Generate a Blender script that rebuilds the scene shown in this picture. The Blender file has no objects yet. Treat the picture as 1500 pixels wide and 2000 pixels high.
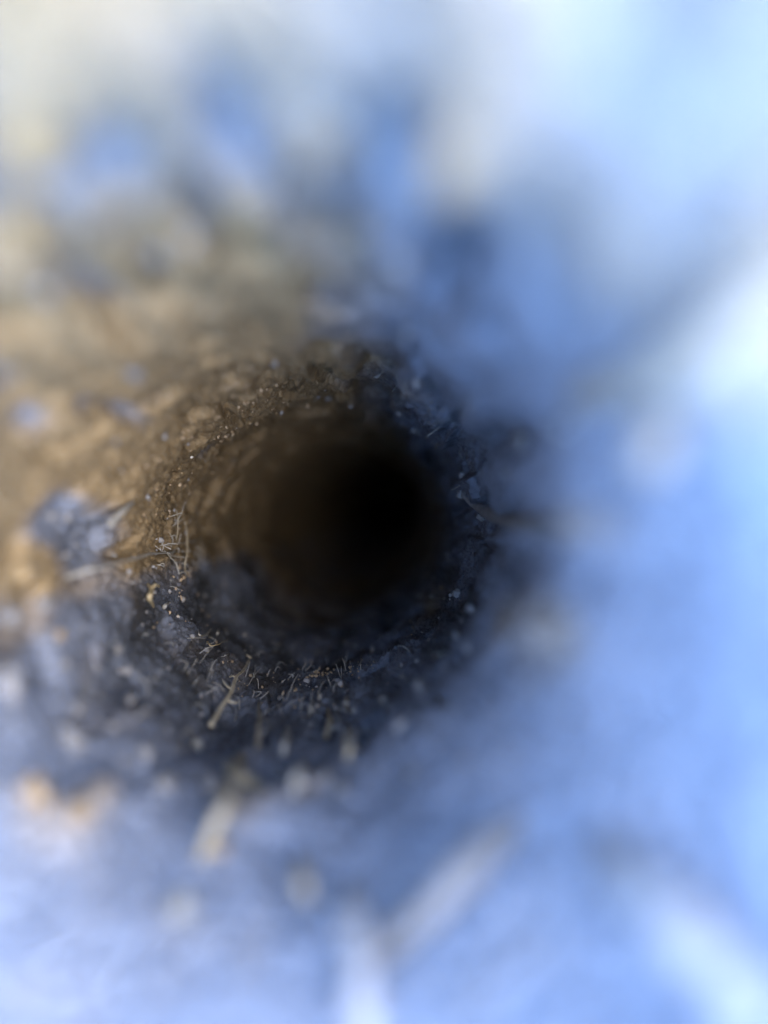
import bpy, bmesh, math, random
import numpy as np
from mathutils import Matrix, Vector, Euler

random.seed(7)
rng = np.random.default_rng(11)
SC = bpy.context.scene
COL = SC.collection
rad = math.radians

# ---------------------------------------------------------------- camera
R = 0.02                      # radius of the burrow in metres: 1 unit of burrow space
FPX = 1444.0                  # focal length in pixels of the 2000 px high photograph
cam_d = bpy.data.cameras.new('camera')
cam = bpy.data.objects.new('camera', cam_d)
COL.objects.link(cam)
cam_d.sensor_fit = 'VERTICAL'
cam_d.sensor_height = 36.0
cam_d.sensor_width = 27.0
cam_d.lens = 26.0
cam_d.clip_start = 0.0005
cam_d.clip_end = 2000
cam_d.dof.use_dof = True
cam_d.dof.focus_distance = 4.85 * R
cam_d.dof.aperture_fstop = 6.0
PITCH = 72.0
cam.location = (0, 0, 0.62)
cam.rotation_euler = (rad(90 - PITCH), 0, 0)
SC.camera = cam
M = Matrix.Translation(cam.location) @ cam.rotation_euler.to_matrix().to_4x4()
M3 = np.array(M.to_3x3()); MT = np.array(M.translation)

# ---------------------------------------------------------------- sky, sun, exposure
# the sun comes from behind the camera, a little from the right, and grazes the left wall
travel_local = Vector((-0.44, 0.04, -1.0)).normalized()
travel = (M.to_3x3() @ travel_local).normalized()
to_sun = -travel
elev = math.asin(to_sun.z)
w = bpy.data.worlds.new('World'); SC.world = w; w.use_nodes = True
nt = w.node_tree; bgn = nt.nodes['Background']
sky = nt.nodes.new('ShaderNodeTexSky'); sky.sky_type = 'NISHITA'; sky.sun_disc = False
sky.sun_elevation = elev
sky.sun_rotation = math.atan2(to_sun.x, to_sun.y)
sky.altitude = 0; sky.air_density = 1.0; sky.dust_density = 0.0; sky.ozone_density = 3.0
nt.links.new(sky.outputs[0], bgn.inputs[0]); bgn.inputs[1].default_value = 0.15
sun_d = bpy.data.lights.new('sun', 'SUN'); sun_d.energy = 0.52; sun_d.angle = rad(42)
sun_d.color = (1.0, 0.87, 0.72)
sun = bpy.data.objects.new('sun', sun_d); COL.objects.link(sun)
sun.rotation_euler = travel.to_track_quat('-Z', 'Y').to_euler()
sun.location = (0, -3, 5)
SC.view_settings.view_transform = 'Standard'
SC.view_settings.look = 'None'
SC.view_settings.exposure = 4.22
SC.view_settings.gamma = 1.0
SC.view_settings.use_curve_mapping = False
SC.render.film_transparent = False
SC.cycles.max_bounces = 10
SC.cycles.diffuse_bounces = 8
SC.cycles.use_denoising = True

# ---------------------------------------------------------------- numpy noise
_perm = np.random.default_rng(5).permutation(256)
_perm = np.concatenate([_perm, _perm, _perm])
_grad = np.random.default_rng(6).normal(size=(256, 3)); _grad /= np.linalg.norm(_grad, axis=1)[:, None]
def perlin(x, y, z):
    xi = np.floor(x).astype(np.int64); yi = np.floor(y).astype(np.int64); zi = np.floor(z).astype(np.int64)
    xf = x - xi; yf = y - yi; zf = z - zi
    xi &= 255; yi &= 255; zi &= 255
    f = lambda t: t * t * t * (t * (t * 6 - 15) + 10)
    u, v, q = f(xf), f(yf), f(zf)
    def g(i, j, k):
        h = _perm[_perm[_perm[xi + i] + yi + j] + zi + k]
        G = _grad[h]
        return G[..., 0] * (xf - i) + G[..., 1] * (yf - j) + G[..., 2] * (zf - k)
    l = lambda a, b, t: a + (b - a) * t
    return l(l(l(g(0,0,0), g(1,0,0), u), l(g(0,1,0), g(1,1,0), u), v),
             l(l(g(0,0,1), g(1,0,1), u), l(g(0,1,1), g(1,1,1), u), v), q) * 1.6
def cellular(x, y, z, seed=3):
    """distance to the nearest of jittered points: gives crumbs and clods"""
    xi = np.floor(x).astype(np.int64); yi = np.floor(y).astype(np.int64); zi = np.floor(z).astype(np.int64)
    best = np.full(x.shape, 9.0)
    for i in (-1, 0, 1):
        for j in (-1, 0, 1):
            for k in (-1, 0, 1):
                a, b, c = (xi + i), (yi + j), (zi + k)
                h = _perm[_perm[_perm[(a + seed) & 255] + (b & 255)] + (c & 255)]
                G = _grad[h] * 0.42 + 0.5
                dd = (a + G[..., 0] - x) ** 2 + (b + G[..., 1] - y) ** 2 + (c + G[..., 2] - z) ** 2
                best = np.minimum(best, dd)
    return np.sqrt(best)
def smooth(a, b, t):
    t = np.clip((t - a) / (b - a), 0, 1); return t * t * (3 - 2 * t)

# ---------------------------------------------------------------- shape of the burrow, in units of R, seen along -z
D0 = 0.05                                    # depth of the mouth (behind the lens)
def axis(d):
    cx = -0.45 + 0.002 * d + 0.0028 * np.maximum(d - 7, 0) ** 2
    cy = -0.20 + 0.008 * d + 0.0012 * np.maximum(d - 7, 0) ** 2
    return cx, cy
def wall_radius(th, d, fine=True):
    x = np.cos(th); y = np.sin(th)
    d = np.asarray(d, dtype=float)
    ru = smooth(0.0, 1.0, np.cos(th - rad(40)))          # 1 towards the upper right
    r = 1.0 + 0.05 * np.sin(2 * th + 0.4)
    # the mouth flares, most of all on the upper right
    r = r + (0.0 + 0.62 * ru) * smooth(1.6, D0, d) ** 1.6
    low = smooth(-0.2, 1.0, np.cos(th - rad(300)))
    r = r + 0.55 * low * smooth(3.4, 0.4, d) ** 1.5  # lower mouth widened to let more light onto the floor
    r = r + (0.05 - 0.035 * smooth(3.6, 1.6, d) * smooth(-0.5, 0.4, x)) * perlin(x * 1.3 + 5, y * 1.3 + 1, d * 0.8 + 3)
    # lumps and hollows
    rough = 0.55 + 0.45 * smooth(0.2, -0.8, np.sin(th))    # the floor of the burrow is the roughest
    rough = rough * (1 - 0.8 * smooth(3.8, 2.0, d) * smooth(-0.6, 0.3, np.cos(th - rad(-60))))
    r = r + 0.05 * rough * perlin(x * 3.1 + 9, y * 3.1, d * 1.9 + 7)
    r = r + 0.032 * rough * perlin(x * 6.5, y * 6.5 + 4, d * 3.6)
    # ridges scraped lengthwise along the roof and the left wall
    r = r + 0.045 * smooth(5.5, 3.5, d) * smooth(-0.3, 0.5, np.cos(th - rad(120))) * perlin(x * 7.5 + 3, y * 7.5, d * 0.9)
    # torn ledges on the upper right
    led = smooth(0.35, 0.9, np.cos(th - rad(50)))
    tw = perlin(x * 4 + 2, y * 4, d * 0.9 + 1.4 * th)
    r = r + 0.09 * led * smooth(-0.05, 0.12, tw) * smooth(2.5, 4.5, d)
    r = r - feature_sum(th, d, 'h')
    worn = 1 - 0.8 * smooth(4.2, 2.4, d) * smooth(-0.6, 0.3, np.cos(th - rad(-60)))     # trodden smooth towards the mouth
    if fine:
        c = cellular(x * 11 + 2 * perlin(x*3,y*3,d*2), y * 11, d * 7 + 2 * th)
        r = r - 0.02 * rough * smooth(-0.3, 0.3, perlin(x * 2.1, y * 2.1 + 5, d * 1.1)) * (0.6 - c).clip(0, 1) 
        c2 = cellular(x * 19 + 3, y * 19, d * 11, 9)
        m = smooth(-0.25, 0.25, perlin(x * 2.7, y * 2.7 + 8, d * 1.4))
        r = r - 0.024 * worn * (0.62 - c2).clip(0, 1) * (0.35 + 0.65 * m)
        c3 = cellular(x * 42, y * 42 + 7, d * 26, 21)
        r = r - 0.016 * (0.6 - c3).clip(0, 1) * (0.2 + 0.8 * smooth(-0.2, 0.3, perlin(x * 6, y * 6 + 2, d * 3)))
        pit = smooth(0.16, 0.42, perlin(x * 4.6 + 1, y * 4.6 + 6, d * 3.0 + 2.0 * th))       # pits left by lost crumbs
        r = r + 0.07 * pit * worn * (1 - smooth(7, 10, d))
        r = r + 0.014 * perlin(x * 24, y * 24, d * 16) + 0.010 * perlin(x * 52, y * 52, d * 34)
    return r
FEATURES = []                 # (theta, depth, spread in theta, spread in depth, height into the burrow, ochre)
def add_feature(px, py, wpx, hpx, height, ochre=0.0):
    vx, vy = (px - 750) / FPX, (1000 - py) / FPX
    d = np.linspace(0.5, 14, 1500); cx, cy = axis(d)
    qx, qy = vx * d - cx, vy * d - cy
    i = int(np.argmax(np.hypot(qx, qy) > 1.0)); dd = d[i]; t = math.atan2(qy[i], qx[i])
    rho = math.hypot(px - 735, py - 985)
    FEATURES.append((t, dd, wpx * dd / FPX, dd * hpx / rho, height, ochre))
def feature_sum(th, d, which):
    out = np.zeros(np.broadcast(th, d).shape)
    for t, dd, st, sd, h, oc in FEATURES:
        k = h if which == 'h' else oc
        if k == 0: continue
        a = np.abs((th - t + np.pi) % (2 * np.pi) - np.pi)
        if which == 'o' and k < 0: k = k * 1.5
        out += k * np.exp(-(a / st) ** 2 - ((d - dd) / sd) ** 2)
    return out
# hollows (negative, blue shade painted in) and clods grown into the wall (positive)
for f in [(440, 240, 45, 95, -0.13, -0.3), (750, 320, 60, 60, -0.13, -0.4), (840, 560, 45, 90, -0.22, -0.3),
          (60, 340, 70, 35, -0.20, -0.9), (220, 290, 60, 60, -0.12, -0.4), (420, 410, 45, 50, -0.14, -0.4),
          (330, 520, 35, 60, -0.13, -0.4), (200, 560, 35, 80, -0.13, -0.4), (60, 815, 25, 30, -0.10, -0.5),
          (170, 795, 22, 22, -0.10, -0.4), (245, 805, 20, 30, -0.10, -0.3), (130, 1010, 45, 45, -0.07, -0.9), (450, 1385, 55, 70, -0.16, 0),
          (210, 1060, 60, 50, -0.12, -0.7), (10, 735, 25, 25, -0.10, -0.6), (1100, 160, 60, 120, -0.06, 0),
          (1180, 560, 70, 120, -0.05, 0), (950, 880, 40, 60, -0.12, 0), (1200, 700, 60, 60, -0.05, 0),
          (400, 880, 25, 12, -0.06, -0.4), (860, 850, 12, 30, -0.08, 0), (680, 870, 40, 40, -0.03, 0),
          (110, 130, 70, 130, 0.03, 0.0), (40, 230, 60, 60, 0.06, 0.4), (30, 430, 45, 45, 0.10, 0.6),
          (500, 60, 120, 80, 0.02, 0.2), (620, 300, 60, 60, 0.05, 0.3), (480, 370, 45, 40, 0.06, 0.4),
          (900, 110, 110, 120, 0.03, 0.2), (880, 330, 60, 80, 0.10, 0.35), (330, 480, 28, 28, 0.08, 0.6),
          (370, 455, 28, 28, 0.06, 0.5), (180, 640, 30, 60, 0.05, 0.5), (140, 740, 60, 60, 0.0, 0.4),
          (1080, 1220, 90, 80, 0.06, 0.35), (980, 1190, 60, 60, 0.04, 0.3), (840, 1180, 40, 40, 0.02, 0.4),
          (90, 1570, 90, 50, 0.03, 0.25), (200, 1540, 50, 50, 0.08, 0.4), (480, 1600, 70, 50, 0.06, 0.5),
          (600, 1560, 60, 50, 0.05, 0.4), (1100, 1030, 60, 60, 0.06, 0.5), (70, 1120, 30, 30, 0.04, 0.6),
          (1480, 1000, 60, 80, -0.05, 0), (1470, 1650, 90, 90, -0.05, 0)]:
    add_feature(*f)
def wall_point(th, d, fine=True):
    cx, cy = axis(d); r = wall_radius(th, d, fine)
    return np.stack([cx + r * np.cos(th), cy + r * np.sin(th), -d], -1)
def to_world(p):
    return (np.asarray(p) * R) @ M3.T + MT
def hit(px, py, lift=0.0):
    """where the line of sight through a photo pixel meets the wall; returns (theta, depth, point)"""
    vx, vy = (px - 750) / FPX, (1000 - py) / FPX
    d = np.linspace(0.3, 16, 1600)
    cx, cy = axis(d); qx, qy = vx * d - cx, vy * d - cy
    th = np.arctan2(qy, qx)
    out = np.hypot(qx, qy) - (wall_radius(th, d, True) - lift)
    i = int(np.argmax(out > 0)) if (out > 0).any() else len(d) - 1
    return float(th[i]), float(d[i])
def on_wall(th, d, lift=0.0):
    p = wall_point(np.array([th]), np.array([d]))[0]
    cx, cy = axis(np.array([d])); n = np.array([cx[0] - p[0], cy[0] - p[1], 0.0]); n /= np.linalg.norm(n)
    return p + n * lift, n

# ---------------------------------------------------------------- materials
def new_mat(name):
    m = bpy.data.materials.new(name); m.use_nodes = True
    n = m.node_tree.nodes; l = m.node_tree.links
    return m, n, l, n['Principled BSDF']
def nnoise(n, l, vec, scale, detail=4, rough=0.55, dist=0.0):
    t = n.new('ShaderNodeTexNoise'); t.inputs['Scale'].default_value = scale
    t.inputs['Detail'].default_value = detail; t.inputs['Roughness'].default_value = rough
    t.inputs['Distortion'].default_value = dist
    l.new(vec, t.inputs['Vector']); return t
def ramp(n, l, fac, stops):
    r = n.new('ShaderNodeValToRGB'); l.new(fac, r.inputs[0])
    e = r.color_ramp.elements
    while len(e) < len(stops): e.new(0.5)
    for k, (p, c) in enumerate(stops):
        e[k].position = p; e[k].color = (*c, 1) if len(c) == 3 else c
    return r
def mixc(n, l, fac, a, b, mode='MIX'):
    m = n.new('ShaderNodeMix'); m.data_type = 'RGBA'; m.blend_type = mode
    for s, v in ((0, fac), (6, a), (7, b)):
        if isinstance(v, (int, float)): m.inputs[s].default_value = v
        elif isinstance(v, tuple): m.inputs[s].default_value = (*v, 1)
        else: l.new(v, m.inputs[s])
    return m.outputs[2]

def soil_material():
    m, n, l, b = new_mat('soil')
    tc = n.new('ShaderNodeTexCoord'); mp = n.new('ShaderNodeMapping')
    mp.inputs['Scale'].default_value = (1 / R,) * 3
    l.new(tc.outputs['Object'], mp.inputs[0]); v = mp.outputs[0]
    big = nnoise(n, l, v, 1.1, 5, 0.6, 0.4)
    mid = nnoise(n, l, v, 4.5, 6, 0.65, 0.5)
    fin = nnoise(n, l, v, 22, 5, 0.7)
    skylit_soil = (0.198, 0.217, 0.264); ochre = (0.30, 0.212, 0.108); humus_shade = (0.13, 0.105, 0.085)  # blue of the skylight is mixed into the base soil colour
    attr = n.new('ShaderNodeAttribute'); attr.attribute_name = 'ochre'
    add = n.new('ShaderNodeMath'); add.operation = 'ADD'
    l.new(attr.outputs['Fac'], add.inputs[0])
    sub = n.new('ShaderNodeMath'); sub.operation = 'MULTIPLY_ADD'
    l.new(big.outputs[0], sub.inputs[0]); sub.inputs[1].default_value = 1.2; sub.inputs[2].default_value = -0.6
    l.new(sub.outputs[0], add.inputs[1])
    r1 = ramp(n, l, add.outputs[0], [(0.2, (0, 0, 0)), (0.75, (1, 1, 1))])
    c = mixc(n, l, r1.outputs[0], skylit_soil, ochre)
    r2 = ramp(n, l, mid.outputs[0], [(0.30, (0.80, 0.80, 0.80)), (0.5, (1, 1, 1)), (0.72, (1.0, 1.0, 1.0))])
    c = mixc(n, l, 1.0, c, r2.outputs[0], 'MULTIPLY')
    r3 = ramp(n, l, fin.outputs[0], [(0.36, (0.5, 0.5, 0.5)), (0.52, (1, 1, 1)), (0.75, (1, 1, 1))])
    c = mixc(n, l, 1.0, c, r3.outputs[0], 'MULTIPLY')
    at2 = n.new('ShaderNodeAttribute'); at2.attribute_name = 'humus_shade'
    c = mixc(n, l, at2.outputs['Fac'], c, mixc(n, l, 1.0, c, (0.19, 0.18, 0.165), 'MULTIPLY'))  # dark floor soil together with the painted falloff of light
    at3 = n.new('ShaderNodeAttribute'); at3.attribute_name = 'painted_light'      # light painted in: paler soil at the lower mouth and far end
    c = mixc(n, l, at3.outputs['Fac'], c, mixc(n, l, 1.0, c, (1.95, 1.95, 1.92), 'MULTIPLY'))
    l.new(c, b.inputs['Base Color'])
    b.inputs['Roughness'].default_value = 0.72
    b.inputs['Specular IOR Level'].default_value = 0.35
    bmp = n.new('ShaderNodeBump'); bmp.inputs['Strength'].default_value = 0.8
    bmp.inputs['Distance'].default_value = 0.02 * R
    fin2 = nnoise(n, l, v, 46, 5, 0.7)
    l.new(fin2.outputs[0], bmp.inputs['Height']); l.new(bmp.outputs[0], b.inputs['Normal'])
    return m
def plain_material(name, a, c, scale=12, rough=0.7, spec=0.3):
    m, n, l, b = new_mat(name)
    tc = n.new('ShaderNodeTexCoord'); mp = n.new('ShaderNodeMapping')
    mp.inputs['Scale'].default_value = (1 / R,) * 3
    l.new(tc.outputs['Object'], mp.inputs[0])
    t = nnoise(n, l, mp.outputs[0], scale, 4, 0.6)
    rr = ramp(n, l, t.outputs[0], [(0.35, a), (0.65, c)])
    l.new(rr.outputs[0], b.inputs['Base Color'])
    b.inputs['Roughness'].default_value = rough; b.inputs['Specular IOR Level'].default_value = spec
    bmp = n.new('ShaderNodeBump'); bmp.inputs['Strength'].default_value = 0.5
    bmp.inputs['Distance'].default_value = 0.01 * R
    l.new(t.outputs[0], bmp.inputs['Height']); l.new(bmp.outputs[0], b.inputs['Normal'])
    return m
SOIL = soil_material()
ROOT = plain_material('root_bark', (0.21, 0.18, 0.125), (0.32, 0.275, 0.195), 16)
PALE = plain_material('pale_rootlet', (0.22, 0.21, 0.185), (0.31, 0.295, 0.26), 10)
CLOD = plain_material('clod_soil', (0.155, 0.15, 0.145), (0.22, 0.21, 0.205), 7, 0.8)
GRAIN = plain_material('quartz_grain', (0.30, 0.27, 0.23), (0.46, 0.42, 0.37), 9, 0.3, 0.6)
TANGRAIN = plain_material('tan_grain', (0.20, 0.145, 0.085), (0.29, 0.215, 0.135), 9, 0.5, 0.4)
NEARPALE = plain_material('bleached_root', (0.30, 0.29, 0.29), (0.37, 0.36, 0.36), 6)
CREAM = plain_material('cream_root', (0.24, 0.21, 0.175), (0.29, 0.26, 0.22), 6)
STRAW = plain_material('tan_root', (0.32, 0.275, 0.19), (0.46, 0.40, 0.29), 16)
HUSK = plain_material('dry_husk', (0.30, 0.23, 0.12), (0.40, 0.33, 0.20), 14, 0.55)

# ---------------------------------------------------------------- object helpers
def tag(o, label=None, cat=None, group=None, kind=None):
    if label: o['label'] = label
    if cat: o['category'] = cat
    if group: o['group'] = group
    if kind: o['kind'] = kind
    return o
def mesh_from(name, V, F, mat, smooth_on=True):
    me = bpy.data.meshes.new(name)
    V = np.ascontiguousarray(V, dtype=np.float32); F = np.ascontiguousarray(F, dtype=np.int32)
    k = F.shape[1]
    me.vertices.add(len(V)); me.vertices.foreach_set('co', V.ravel())
    me.loops.add(F.size); me.loops.foreach_set('vertex_index', F.ravel())
    me.polygons.add(len(F)); me.polygons.foreach_set('loop_start', np.arange(0, F.size, k, dtype=np.int32))
    me.update(calc_edges=True)
    if smooth_on: me.polygons.foreach_set('use_smooth', np.ones(len(F), dtype=bool))
    me.materials.append(mat); me.update()
    return me
def link(name, me, parent=None):
    o = bpy.data.objects.new(name, me); COL.objects.link(o)
    if parent: o.parent = parent
    return o
def grid_faces(nr, nc, wrap):
    i = np.arange(nr - 1)[:, None]; j = np.arange(nc if wrap else nc - 1)[None, :]
    j2 = (j + 1) % nc
    a = i * nc + j; b = i * nc + j2; c = (i + 1) * nc + j2; d = (i + 1) * nc + j
    return np.stack([a, b, c, d], -1).reshape(-1, 4)

# ---------------------------------------------------------------- the burrow wall: one sheet of soil
NT = 1100
rows = np.concatenate([np.linspace(D0, 0.8, 50, endpoint=False), np.linspace(0.8, 4.0, 190, endpoint=False),
                       np.linspace(4.0, 9.0, 380, endpoint=False), np.geomspace(9.0, 34.0, 130)])
th = np.linspace(0, 2 * np.pi, NT, endpoint=False)
DD, TT = np.meshgrid(rows, th, indexing='ij')
# unseen rim shaped to admit light: cut back below and on the right
back = 0.45 * smooth(-0.3, 1.0, np.cos(TT - rad(275))) + 0.30 * smooth(0.0, 1.0, np.cos(TT - rad(-10)))
DD = DD + back * smooth(3.2, D0, DD)
P = wall_point(TT, DD)
# close the far end
P[-1, :, 0] = P[-1, :, 0].mean(); P[-1, :, 1] = P[-1, :, 1].mean()
V = to_world(P.reshape(-1, 3))
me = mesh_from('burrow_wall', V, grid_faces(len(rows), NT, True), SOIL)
TD = np.degrees(TT)
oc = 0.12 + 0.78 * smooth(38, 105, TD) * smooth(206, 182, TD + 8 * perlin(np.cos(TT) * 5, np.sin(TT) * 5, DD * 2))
oc = oc * (1 - 0.60 * smooth(2.6, 1.3, DD)) + 0.45 * smooth(6, 9, DD) + 0.4 * smooth(2.0, 0.8, DD) * smooth(0.2, 1, np.cos(TT - rad(45)))  # extra ochre deep in and at the upper right rim paints in light
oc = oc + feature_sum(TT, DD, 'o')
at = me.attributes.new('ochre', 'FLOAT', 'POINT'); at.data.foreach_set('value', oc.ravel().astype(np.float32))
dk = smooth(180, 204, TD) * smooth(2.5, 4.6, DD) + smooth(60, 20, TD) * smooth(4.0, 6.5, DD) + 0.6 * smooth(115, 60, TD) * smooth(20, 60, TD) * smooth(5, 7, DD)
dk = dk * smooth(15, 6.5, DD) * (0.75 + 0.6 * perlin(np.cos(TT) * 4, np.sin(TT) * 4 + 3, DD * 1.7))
painted_light = smooth(3.8, 1.5, DD) * smooth(-0.35, 0.45, np.cos(TT - rad(300))) + 0.1 * smooth(7.5, 11, DD)  # stronger light near the lower mouth, painted as paler soil
at = me.attributes.new('painted_light', 'FLOAT', 'POINT'); at.data.foreach_set('value', np.clip(painted_light, 0, 1).ravel().astype(np.float32))
dk = np.maximum(dk, 0.55 * smooth(2.8, 5.6, DD) * smooth(13, 7, DD))      # darker further in: falloff of light painted into the soil
at = me.attributes.new('humus_shade', 'FLOAT', 'POINT'); at.data.foreach_set('value', np.clip(dk, 0, 1).ravel().astype(np.float32))
o = link('burrow_wall', me)
tag(o, 'crumbly inside wall of an earth burrow running back into darkness', None, None, 'structure')

# the bank the burrow is dug into: starts at the rim, runs out to the horizon
rim = P[0]
ring_r = np.concatenate([[0], np.geomspace(0.02, 60000, 90)])          # distance out from the rim, in R
NG = 220
sel = (np.arange(NG) * (NT / NG)).astype(int)
thg = th[sel]
G = []
for k, rr in enumerate(ring_r):
    base = rim[sel].copy()
    base[:, 0] += rr * np.cos(thg); base[:, 1] += rr * np.sin(thg)
    lump = perlin(base[:, 0] * 0.7, base[:, 1] * 0.7, np.full(NG, 3.3)) * 0.2 * min(1, rr)
    roll = (1 - math.exp(-rr / 0.6)) * 0.08
    base[:, 2] += roll * 1.0 + lump
    W = to_world(base)
    # the slope levels out below and above the burrow
    z = W[:, 2] - MT[2]
    zc = np.where(z > 0.35, 0.35 + 0.02 * np.log1p(np.maximum(z - 0.35, 0)), np.where(z < -0.5, -0.5, z))
    W[:, 2] = zc + MT[2]
    G.append(W)
G = np.concatenate(G)
me = mesh_from('ground', G, grid_faces(len(ring_r), NG, True)[:, ::-1], SOIL)
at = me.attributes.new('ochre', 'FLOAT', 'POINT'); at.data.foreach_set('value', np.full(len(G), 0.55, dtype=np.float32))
o = link('ground', me)
tag(o, 'bare earth bank round the burrow mouth', None, None, 'structure')
#OBJECTS
# ---------------------------------------------------------------- roots, clods, grains
def unproject(px, py, d):
    return np.array([(px - 750) / FPX * d, (1000 - py) / FPX * d, -d])
_ico = {}
def ico(n):
    if n not in _ico:
        bm = bmesh.new(); bmesh.ops.create_icosphere(bm, subdivisions=n, radius=1.0)
        bm.verts.ensure_lookup_table()
        _ico[n] = (np.array([v.co[:] for v in bm.verts]), np.array([[v.index for v in f.verts] for f in bm.faces])); bm.free()
    return _ico[n]
def catmull(P, n):
    P = np.asarray(P, float); Q = np.vstack([2 * P[0] - P[1], P, 2 * P[-1] - P[-2]]); out = []
    for i in range(1, len(Q) - 2):
        for t in np.linspace(0, 1, n, endpoint=False):
            a, b, c, d = Q[i - 1], Q[i], Q[i + 1], Q[i + 2]
            out.append(0.5 * (2 * b + (c - a) * t + (2 * a - 5 * b + 4 * c - d) * t * t + (3 * b - a - 3 * c + d) * t ** 3))
    out.append(Q[-2]); return np.array(out)
def tube(points, radii, sides=9, n=8, knobs=0.16, wander=0.0, seed=0):
    """a tapered, knobbly root through points (burrow units)"""
    A = catmull(np.hstack([np.asarray(points, float), np.asarray(radii, float)[:, None]]), n)
    C, rr = A[:, :3], np.maximum(A[:, 3], 0.0005)
    r_ = np.random.default_rng(seed)
    if wander:
        k = len(C); ph = r_.uniform(0, 6, (2, 3))
        s_ = np.linspace(0, 1, k)[:, None]
        C = C + wander * np.sin(np.pi * s_) * (np.sin(9 * s_ + ph[0]) + 0.5 * np.sin(23 * s_ + ph[1]))
    T = np.gradient(C, axis=0); T /= np.linalg.norm(T, axis=1)[:, None]
    up = np.array([0.31, 0.9, 0.3]); N = np.cross(T, up); N /= np.linalg.norm(N, axis=1)[:, None]; B = np.cross(T, N)
    a = np.linspace(0, 2 * np.pi, sides, endpoint=False)
    q = 1 + knobs * r_.normal(size=(len(C), 1)) * 0.7 + knobs * 0.5 * r_.normal(size=(len(C), sides))
    V = C[:, None] + (rr[:, None] * q)[..., None] * (np.cos(a)[None, :, None] * N[:, None] + np.sin(a)[None, :, None] * B[:, None])
    V = V.reshape(-1, 3); F = grid_faces(len(C), sides, True)
    e0, e1 = len(V), len(V) + 1
    V = np.vstack([V, C[0] - T[0] * rr[0], C[-1] + T[-1] * rr[-1]])
    L = (len(C) - 1) * sides
    caps = [[(j + 1) % sides, j, e0, e0] for j in range(sides)] + [[L + j, L + (j + 1) % sides, e1, e1] for j in range(sides)]
    tri = [c[:3] for c in caps]
    return V, F, tri
def build(name, V, F, mat, tri=None, origin=None, parent=None, porigin=None):
    """link burrow-unit geometry as one object whose origin sits on the thing"""
    W = to_world(V); o_w = to_world(np.asarray(origin)[None])[0] if origin is not None else W.mean(0)
    me = bpy.data.meshes.new(name)
    faces = [list(map(int, f)) for f in F] + ([list(map(int, f)) for f in tri] if tri is not None else [])
    me.from_pydata((W - o_w).tolist(), [], faces); me.update()
    me.polygons.foreach_set('use_smooth', [True] * len(faces)); me.materials.append(mat)
    o = link(name, me, parent)
    o.location = o_w - (porigin if porigin is not None else 0)
    return o, o_w
def path3(path):
    """photo path (px, py, share of the way to the wall) -> points in the burrow"""
    out = []
    for px, py, k in path:
        _, d = hit(px, py); out.append(unproject(px, py, d * k))
    return np.array(out)
def root(path, widths, label, cat='root', group=None, mat=ROOT, name='root', knobs=0.16, wander=0.004, seed=0, n=8, side=()):
    P3 = path3(path)
    rr = [0.5 * w * -p[2] / FPX for w, p in zip(widths, P3)]
    V, F, tri = tube(P3, rr, knobs=knobs, wander=wander, seed=seed, n=n)
    if side:
        base = to_world(P3[0][None])[0]
        e = bpy.data.objects.new(name, None); e.empty_display_size = 0.001; COL.objects.link(e); e.location = base
        tag(e, label, cat, group)
        build('root_shaft', V, F, mat, tri, origin=P3[0], parent=e, porigin=base)
        for sp, sw in side:
            Q = path3(sp)
            v, f, t = tube(Q, [0.5 * w_ * -q[2] / FPX for w_, q in zip(sw, Q)], sides=7, n=5, knobs=0.1, seed=seed + 5)
            build('side_root', v, f, mat, t, origin=Q[0], parent=e, porigin=base)
        return e
    o, _ = build(name, V, F, mat, tri, origin=P3[0])
    return tag(o, label, cat, group)
def clod_mesh(size, squash, seed, n=3, rough=0.28):
    v, f = ico(n); r_ = np.random.default_rng(seed); o = r_.uniform(0, 50, 3)
    k = 1 + rough * perlin(v[:, 0] * 1.5 + o[0], v[:, 1] * 1.5 + o[1], v[:, 2] * 1.5 + o[2]) + 0.5 * rough * perlin(v[:, 0] * 4 + o[0], v[:, 1] * 4, v[:, 2] * 4)
    v = v * k[:, None] * size * np.array([1, squash * r_.uniform(0.75, 1.1), r_.uniform(0.55, 1.0)])
    rot = np.array(Euler(r_.uniform(0, 6, 3)).to_matrix()); return v @ rot.T, f
def clod(px, py, wpx, label, cat='soil clod', mat=CLOD, name='soil_clod', squash=0.8, lift=0.25, seed=0, n=3, group=None, rough=0.5):
    t, d = hit(px, py); s = 0.5 * wpx * d / FPX
    c, nrm = on_wall(t, d, s * lift)
    v, f = clod_mesh(s, squash, seed + int(px) * 3 + int(py), n, rough)
    o, _ = build(name, v + c, f, mat, origin=c)
    return tag(o, label, cat, group)

# --- the long root in focus, lower left, with its side shoots
root([(506, 1222, 1.01), (503, 1258, 0.98), (484, 1295, 0.97), (462, 1328, 0.965), (440, 1368, 0.96), (412, 1416, 0.965)], [3, 4, 5, 6.5, 9, 11],
     'long tan root with knobbly side shoots reaching out of the dark burrow floor', mat=STRAW, seed=3, n=12, knobs=0.10, wander=0.01,
     side=[([(463, 1326, 0.965), (455, 1320, 0.96), (449, 1322, 0.95)], [5, 4, 2]),
           ([(440, 1366, 0.96), (455, 1372, 0.955), (464, 1372, 0.95)], [7, 4, 2]),
           ([(452, 1345, 0.96), (443, 1340, 0.955), (436, 1330, 0.95)], [5, 3, 2]),
           ([(490, 1285, 0.97), (482, 1279, 0.965)], [4, 2])])
clod(383, 1460, 26, 'pale round pebble just below the near end of the long tan root', 'pebble', PALE, 'pebble', 0.9, 0.6)
root([(472, 1470, 1.02), (462, 1510, 0.9), (440, 1570, 0.88), (405, 1650, 0.96), (380, 1700, 1.02)], [16, 22, 26, 26, 20],
     'blurred grey root sloping down left, continuing the line of the long tan root', seed=5, mat=ROOT)
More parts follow.
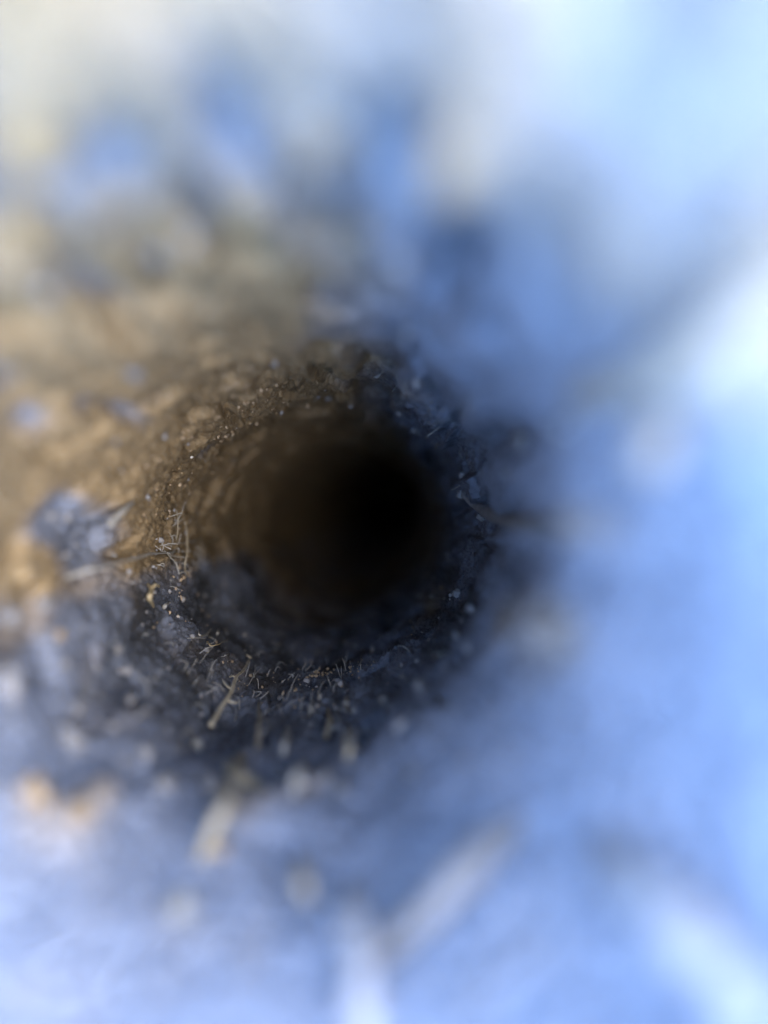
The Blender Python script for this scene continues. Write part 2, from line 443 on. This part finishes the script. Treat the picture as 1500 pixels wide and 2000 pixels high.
root([(440, 1490, 0.99), (462, 1512, 0.95), (500, 1535, 0.95), (530, 1560, 1.02)], [12, 26, 24, 14],
     'short beige root lying across the top of the blurred grey root', seed=8, mat=ROOT)
clod(430, 1668, 58, 'blurred tan clod at the foot of the blurred grey root', squash=0.55, mat=TANGRAIN)
clod(355, 1782, 52, 'blurred whitish round clod low in the burrow, left of centre', mat=PALE)
# --- left wall
root([(262, 978, 1.0), (240, 998, 0.95), (215, 1024, 0.93)], [4, 11, 13], 'short pale straw bit sticking out of the ochre left wall', 'straw', mat=PALE, name='straw_bit', seed=9, knobs=0.05, wander=0)
root([(345, 1078, 1.0), (300, 1083, 0.96), (240, 1096, 0.93), (180, 1112, 0.92), (130, 1128, 1.0)], [3, 4, 5, 7, 8],
     'thin pale rootlet running level across the dark lower left wall', 'rootlet', mat=PALE, seed=12, wander=0.006)
root([(392, 1056, 1.0), (350, 1061, 0.97), (322, 1066, 1.0)], [1.6, 1.8, 2], 'hair thin rootlet just above the level pale rootlet', 'rootlet', mat=PALE, seed=13)
root([(322, 1076, 1.0), (335, 1090, 0.97), (345, 1102, 0.98), (350, 1122, 1.0)], [2, 2.6, 2.6, 2], 'thin rootlet dropping from the inner end of the level pale rootlet', 'rootlet', mat=PALE, seed=14)
root([(345, 985, 1.0), (347, 1030, 0.97), (345, 1075, 1.0)], [1.6, 2, 1.6], 'hair thin upright rootlet on the ochre left wall, left of a hanging pair', 'rootlet', mat=ROOT, seed=15)
root([(362, 1015, 1.0), (366, 1050, 0.97), (362, 1105, 0.97), (366, 1128, 1.0)], [1.6, 2.4, 2.4, 2], 'thin tan upright rootlet below the ochre patch, right of a hanging pair', 'rootlet', mat=ROOT, seed=16)
root([(288, 1140, 1.0), (295, 1152, 0.96), (294, 1170, 0.95), (302, 1192, 1.0)], [4, 9, 8, 4], 'tan forked husk bent downward on the lower left wall', 'husk', mat=HUSK, name='seed_husk', seed=17, knobs=0.08)
root([(295, 1150, 0.96), (306, 1143, 0.96), (315, 1147, 1.0)], [7, 6, 3], 'small tan husk touching the top of the forked husk', 'husk', mat=HUSK, name='seed_husk', seed=18, knobs=0.08)
root([(328, 1176, 0.99), (322, 1184, 0.97), (319, 1192, 1.0)], [2, 8, 3], 'small pale leaf shaped husk right of the forked tan husk', 'husk', mat=PALE, name='seed_husk', seed=19, knobs=0.04, wander=0)
root([(388, 1229, 0.99), (390, 1240, 0.965), (402, 1240, 0.96), (413, 1228, 0.99)], [1.5, 4, 4.5, 1.5], 'tiny pale curled husk shaped like a hook above the long root', 'husk', mat=PALE, name='seed_husk', seed=20, knobs=0.04, wander=0)
root([(428, 1229, 0.99), (425, 1236, 0.97), (423, 1242, 1.0)], [2, 5, 2], 'tiny pale oval husk right of the hook shaped husk', 'husk', mat=PALE, name='seed_husk', seed=21, knobs=0.04, wander=0)
root([(405, 1254, 0.99), (413, 1260, 0.97), (428, 1258, 0.97), (444, 1250, 1.0)], [4, 3, 2, 1.2], 'tiny tan curled fibre under the hook shaped husk', 'fibre', mat=HUSK, name='plant_fibre', seed=22)
root([(432, 1282, 1.0), (440, 1281, 0.98), (448, 1275, 1.0)], [1.2, 2.2, 1.2], 'tiny curved fibre left of the long root near its dark end', 'fibre', mat=PALE, name='plant_fibre', seed=23)
clod(372, 891, 7, 'tiny white pebble on the ochre left wall above the straw bit', 'pebble', GRAIN, 'pebble', 0.85, 0.8)
for px, py, wd, lab in [(438, 850, 7, 'small peach pebble on the ochre left wall, left one of a close pair'),
                        (452, 847, 6, 'small peach pebble on the ochre left wall, right one of a close pair'),
                        (434, 880, 5, 'tiny tan pebble just below a pair of peach pebbles'),
                        (348, 1032, 5, 'tiny tan pebble between the hanging upright rootlets'),
                        (387, 1127, 7, 'angular tan pebble right of the upright rootlet foot'),
                        (321, 1140, 5, 'tiny tan pebble beside the small tan husk'),
                        (475, 1243, 7, 'whitish pebble left of the long root top'),
                        (596, 1274, 7, 'whitish pebble in the middle of the dark floor'),
                        (344, 1206, 8, 'pale pebble low on the dark lower left wall'),
                        (850, 1131, 4, 'tiny white pebble on the right wall below the level of the dark end'),
                        (866, 1150, 9, 'yellowish pebble on the dark right wall'),
                        (728, 1275, 8, 'whitish pink pebble at the right end of the grain line')]:
    clod(px, py, wd, lab, 'pebble', TANGRAIN if 'tan' in lab or 'peach' in lab or 'yellow' in lab else GRAIN, 'pebble', 0.8, 0.8, n=2)
# --- rootlets on the floor, seen blurred, from the far ones to the near ones
FL = 'rootlets standing on the burrow floor'
for k, (path, wd, lab, mt) in enumerate([
    ([(499, 1296, 1.0), (498, 1310, 0.97), (496, 1322, 0.98)], [2, 4, 3], 'tiny pale rootlet stub just right of the long root', PALE),
    ([(705, 1280, 0.99), (705, 1295, 0.96), (704, 1310, 1.0)], [2, 2.4, 2], 'thin straight upright rootlet under the whitish pink pebble', PALE),
    ([(505, 1372, 1.0), (506, 1410, 0.95), (503, 1462, 0.98)], [5, 9, 10], 'grey upright rootlet on the floor, first right of the long root', ROOT),
    ([(562, 1420, 1.0), (558, 1445, 0.93), (553, 1475, 0.96)], [9, 14, 12], 'pale upright rootlet on the floor, second right of the long root', PALE),
    ([(610, 1366, 1.0), (608, 1380, 0.95), (602, 1402, 1.0)], [5, 9, 6], 'short pale rootlet leaning left behind the upright floor rootlets', PALE),
    ([(622, 1350, 1.0), (624, 1358, 0.96), (624, 1366, 0.98)], [6, 8, 7], 'stubby pale rootlet below the cluster of bright grains', PALE),
    ([(676, 1360, 1.0), (676, 1372, 0.95), (679, 1386, 1.0)], [8, 10, 7], 'stubby greenish pale rootlet right of the cluster foot', PALE),
    ([(641, 1385, 1.0), (643, 1415, 0.95), (637, 1440, 1.0)], [8, 12, 10], 'grey rootlet in the middle of the blurred floor', ROOT),
    ([(680, 1420, 1.0), (682, 1450, 0.93), (680, 1482, 0.96)], [12, 18, 16], 'thick grey upright rootlet, rightmost on the floor', ROOT),
    ([(590, 1490, 1.0), (580, 1515, 0.93), (574, 1548, 0.98)], [16, 26, 20], 'stout whitish rootlet leaning left on the blurred floor', PALE),
    ([(585, 1680, 1.0), (592, 1720, 0.93), (608, 1765, 1.0)], [22, 36, 26], 'faint mauve rootlet on the near floor above the white stalk', ROOT)]):
    root(path, [0.75 * q for q in wd], lab, 'rootlet', FL, mt, 'rootlet', seed=40 + k)
# --- near pale stalks, strongly out of focus
root([(680, 1740, 1.01), (690, 1800, 0.95), (700, 1900, 0.95), (712, 2040, 1.0)], [30, 56, 64, 70], 'upright white root stalk at the bottom edge, left of centre', mat=NEARPALE, seed=60)
root([(1015, 1600, 1.01), (930, 1680, 0.95), (830, 1780, 0.95), (720, 1880, 1.01)], [40, 60, 60, 50], 'blurred lilac grey root slanting down left between two white stalks', mat=CLOD, seed=61)
root([(1170, 1630, 1.01), (1240, 1730, 0.95), (1360, 1850, 0.95), (1500, 2000, 1.0)], [50, 100, 120, 130], 'thick blurred white root slanting down to the lower right corner', mat=NEARPALE, seed=62)
root([(1130, 775, 1.01), (1240, 745, 0.95), (1380, 690, 0.95), (1560, 590, 1.0)], [50, 90, 110, 120], 'thick cream root crossing the bright right edge', mat=CREAM, seed=63)
clod(1335, 850, 125, 'large round cream clod hanging under the thick cream root', squash=0.95, lift=0.9, mat=CREAM, rough=0.15)
root([(905, 965, 1.0), (945, 995, 0.98), (1000, 1020, 0.975), (1080, 1030, 0.975), (1150, 1045, 1.01)], [14, 26, 30, 34, 22], 'blurred grey brown root running level from the dark right wall', mat=CLOD, seed=64)
# --- clods on the walls
for px, py, wd, lab, mt in [
    (720, 436, 50, 'blurred peach round clod on the ceiling right of centre', TANGRAIN),
    (785, 500, 52, 'blurred lilac round clod on the ceiling below the peach clod', CLOD),
    (22, 512, 55, 'blurred peach clod at the left edge', TANGRAIN),
    (305, 490, 46, 'blurred tan clod in the upper left between blue hollows', CLOD),
    (372, 455, 40, 'blurred beige clod just right of the tan upper left clod', CLOD),
    (640, 200, 90, 'large faint beige clod high on the ceiling', CLOD),
    (480, 355, 56, 'blurred yellowish clod on the ceiling left of centre', CLOD),
    (905, 965, 22, 'small brown clod where the level grey brown root leaves the wall', CLOD),
    (780, 805, 16, 'small tan clod on the rim of the dark right ledge', CLOD),
    (815, 870, 10, 'small tan clod below the rim clod on the dark right ledge', CLOD),
    (895, 1160, 18, 'small dim tan clod beside the yellowish pebble', CLOD),
    (945, 1010, 26, 'blurred brown clod under the level grey brown root', CLOD),
    (880, 1315, 26, 'small blurred tan clod on the lower right floor, upper one', CLOD),
    (820, 1345, 26, 'small blurred tan clod on the lower right floor, lower one', CLOD),
    (745, 1365, 14, 'small pale clod right of the greenish pale stub', CLOD),
    (692, 1390, 12, 'tiny whitish clod above the rightmost grey rootlet', PALE),
    (124, 1298, 20, 'pale round clod at the end of a faint slanting ridge, far left', CLOD),
    (80, 1180, 34, 'tan blurred clod at the far left below the ochre wall', CLOD),
    (110, 1243, 26, 'small tan blurred clod above the pale far left clod', TANGRAIN),
    (228, 1270, 20, 'pale upright clod in the lower left rubble', CLOD),
    (250, 1370, 22, 'whitish clod in the blurred lower left rubble', CLOD),
    (245, 1312, 20, 'tan grey clod above the whitish rubble clod', CLOD),
    (15, 1205, 40, 'blurred cream clod touching the left edge below the ochre wall', CLOD),
    (10, 1335, 60, 'large blurred lilac clod touching the left edge', CLOD),
    (135, 1455, 60, 'large blurred grey green clod in the lower left rubble', CLOD),
    (60, 1560, 80, 'large blurred peach clod near the left edge', TANGRAIN),
    (150, 1590, 60, 'blurred peach clod right of the large peach one', TANGRAIN),
    (280, 1475, 36, 'blurred mauve clod in the middle of the lower left rubble', CLOD),
    (320, 1535, 40, 'blurred tan grey clod under the mauve rubble clod', CLOD),
    (410, 1540, 40, 'blurred tan clod left of the short beige root', CLOD),
    (540, 1515, 24, 'small pale clod right of the short beige root', CLOD),
    (640, 1525, 30, 'blurred dim beige clod right of the stout whitish rootlet', CLOD),
    (1060, 1240, 60, 'blurred beige clod on the lower right wall', CLOD),
    (1030, 860, 44, 'blurred mauve clod on the dark blue right wall', CLOD),
    (1110, 830, 50, 'blurred lilac clod left of the large round cream clod', CLOD)]:
    clod(px, py, wd, lab, mat=mt, seed=int(px), squash=0.75)
# --- what nobody could count: grains, crumbs and hairs
def scatter(name, label, mat, spots, n_sub, seed):
    v0, f0 = ico(n_sub); Vs, Fs = [], []
    r_ = np.random.default_rng(seed)
    for k, (t, d, s, lift) in enumerate(spots):
        c, _ = on_wall(t, d, s * lift)
        sc_ = s * r_.uniform(0.55, 1.25, 3); rot = np.array(Euler(r_.uniform(0, 6, 3)).to_matrix())
        Vs.append((v0 * r_.uniform(0.85, 1.15, (len(v0), 1)) * sc_) @ rot.T + c); Fs.append(f0 + k * len(v0))
    me = mesh_from(name, to_world(np.concatenate(Vs)), np.concatenate(Fs), mat, False)
    return tag(link(name, me), label, None, None, 'stuff')
r_ = np.random.default_rng(77)
spots = []
for _ in range(800):
    t = rad(r_.uniform(0, 360)); d = r_.normal(6.2, 0.9)
    if math.sin(t) > 0.2 and r_.random() < 0.45: continue
    if d < 3: continue
    spots.append((t, d, 0.0022 + 0.007 * r_.random() ** 5, 0.2))
scatter('sand_grains', 'pale quartz grains scattered over the dark part of the burrow wall', GRAIN, spots, 1, 1)
spots = []
for cx_, cy_, sx, sy, num, sz in [(628, 1314, 12, 6, 34, 0.010), (690, 1303, 22, 6, 26, 0.007), (800, 1225, 14, 14, 16, 0.007), (610, 800, 30, 8, 46, 0.007),
                                  (750, 840, 30, 30, 40, 0.006), (850, 930, 8, 60, 40, 0.007), (440, 845, 60, 30, 90, 0.009), (370, 960, 50, 50, 90, 0.008),
                                  (365, 1110, 16, 30, 40, 0.010), (480, 760, 60, 20, 60, 0.009), (400, 1180, 60, 40, 60, 0.007), (560, 1330, 90, 30, 70, 0.008)]:
    for _ in range(num):
        t, d = hit(r_.normal(cx_, sx), r_.normal(cy_, sy))
        spots.append((t, d, sz * r_.uniform(0.4, 1.5) * (0.5 + r_.random() ** 2), 0.2))
scatter('tan_grains', 'tan grains clustered in patches on the burrow wall', TANGRAIN, spots, 1, 2)
spots = []
for _ in range(350):
    t = rad(r_.uniform(170, 340)) if r_.random() < 0.6 else rad(r_.uniform(0, 360))
    d = r_.uniform(2.0, 6.5); spots.append((t, d, 0.008 + 0.028 * r_.random() ** 4, 0.4))
scatter('soil_crumbs', 'loose soil crumbs lying along the burrow floor and walls', CLOD, spots, 1, 3)
hairs_v, hairs_f, off = [], [], 0
for k in range(190):
    if k < 34: px, py = r_.normal(350, 34), r_.normal(1080, 55)
    elif k < 140: px, py = r_.normal(560, 150), r_.normal(1330, 55)
    else: px, py = r_.normal(830, 40), r_.normal(900, 130)
    t, d = hit(px, py); L = r_.uniform(0.04, 0.16)
    a, _ = on_wall(t, d, -0.01); g = 0.25 if k < 34 else 1.0
    b, nb = on_wall(t + r_.normal(0, 0.05 if k >= 34 else 0.7 * L), d + g * r_.normal(0, L), 0.03 + 0.4 * L * r_.random())
    mid = (a + b) / 2 + nb * 0.02 + r_.normal(0, 0.01, 3)
    V_, F_, tri_ = tube([a, mid, b], [0.0022, 0.0026, 0.0012], sides=4, n=4, knobs=0.1, seed=k)
    hairs_v.append(V_); hairs_f += [[i + off for i in f] for f in F_.tolist()]; off += len(V_)
me = bpy.data.meshes.new('root_hairs'); me.from_pydata(to_world(np.concatenate(hairs_v)).tolist(), [], hairs_f); me.update()
me.materials.append(PALE)
tag(link('root_hairs', me), 'hair fine rootlets fringing the burrow wall', None, None, 'stuff')
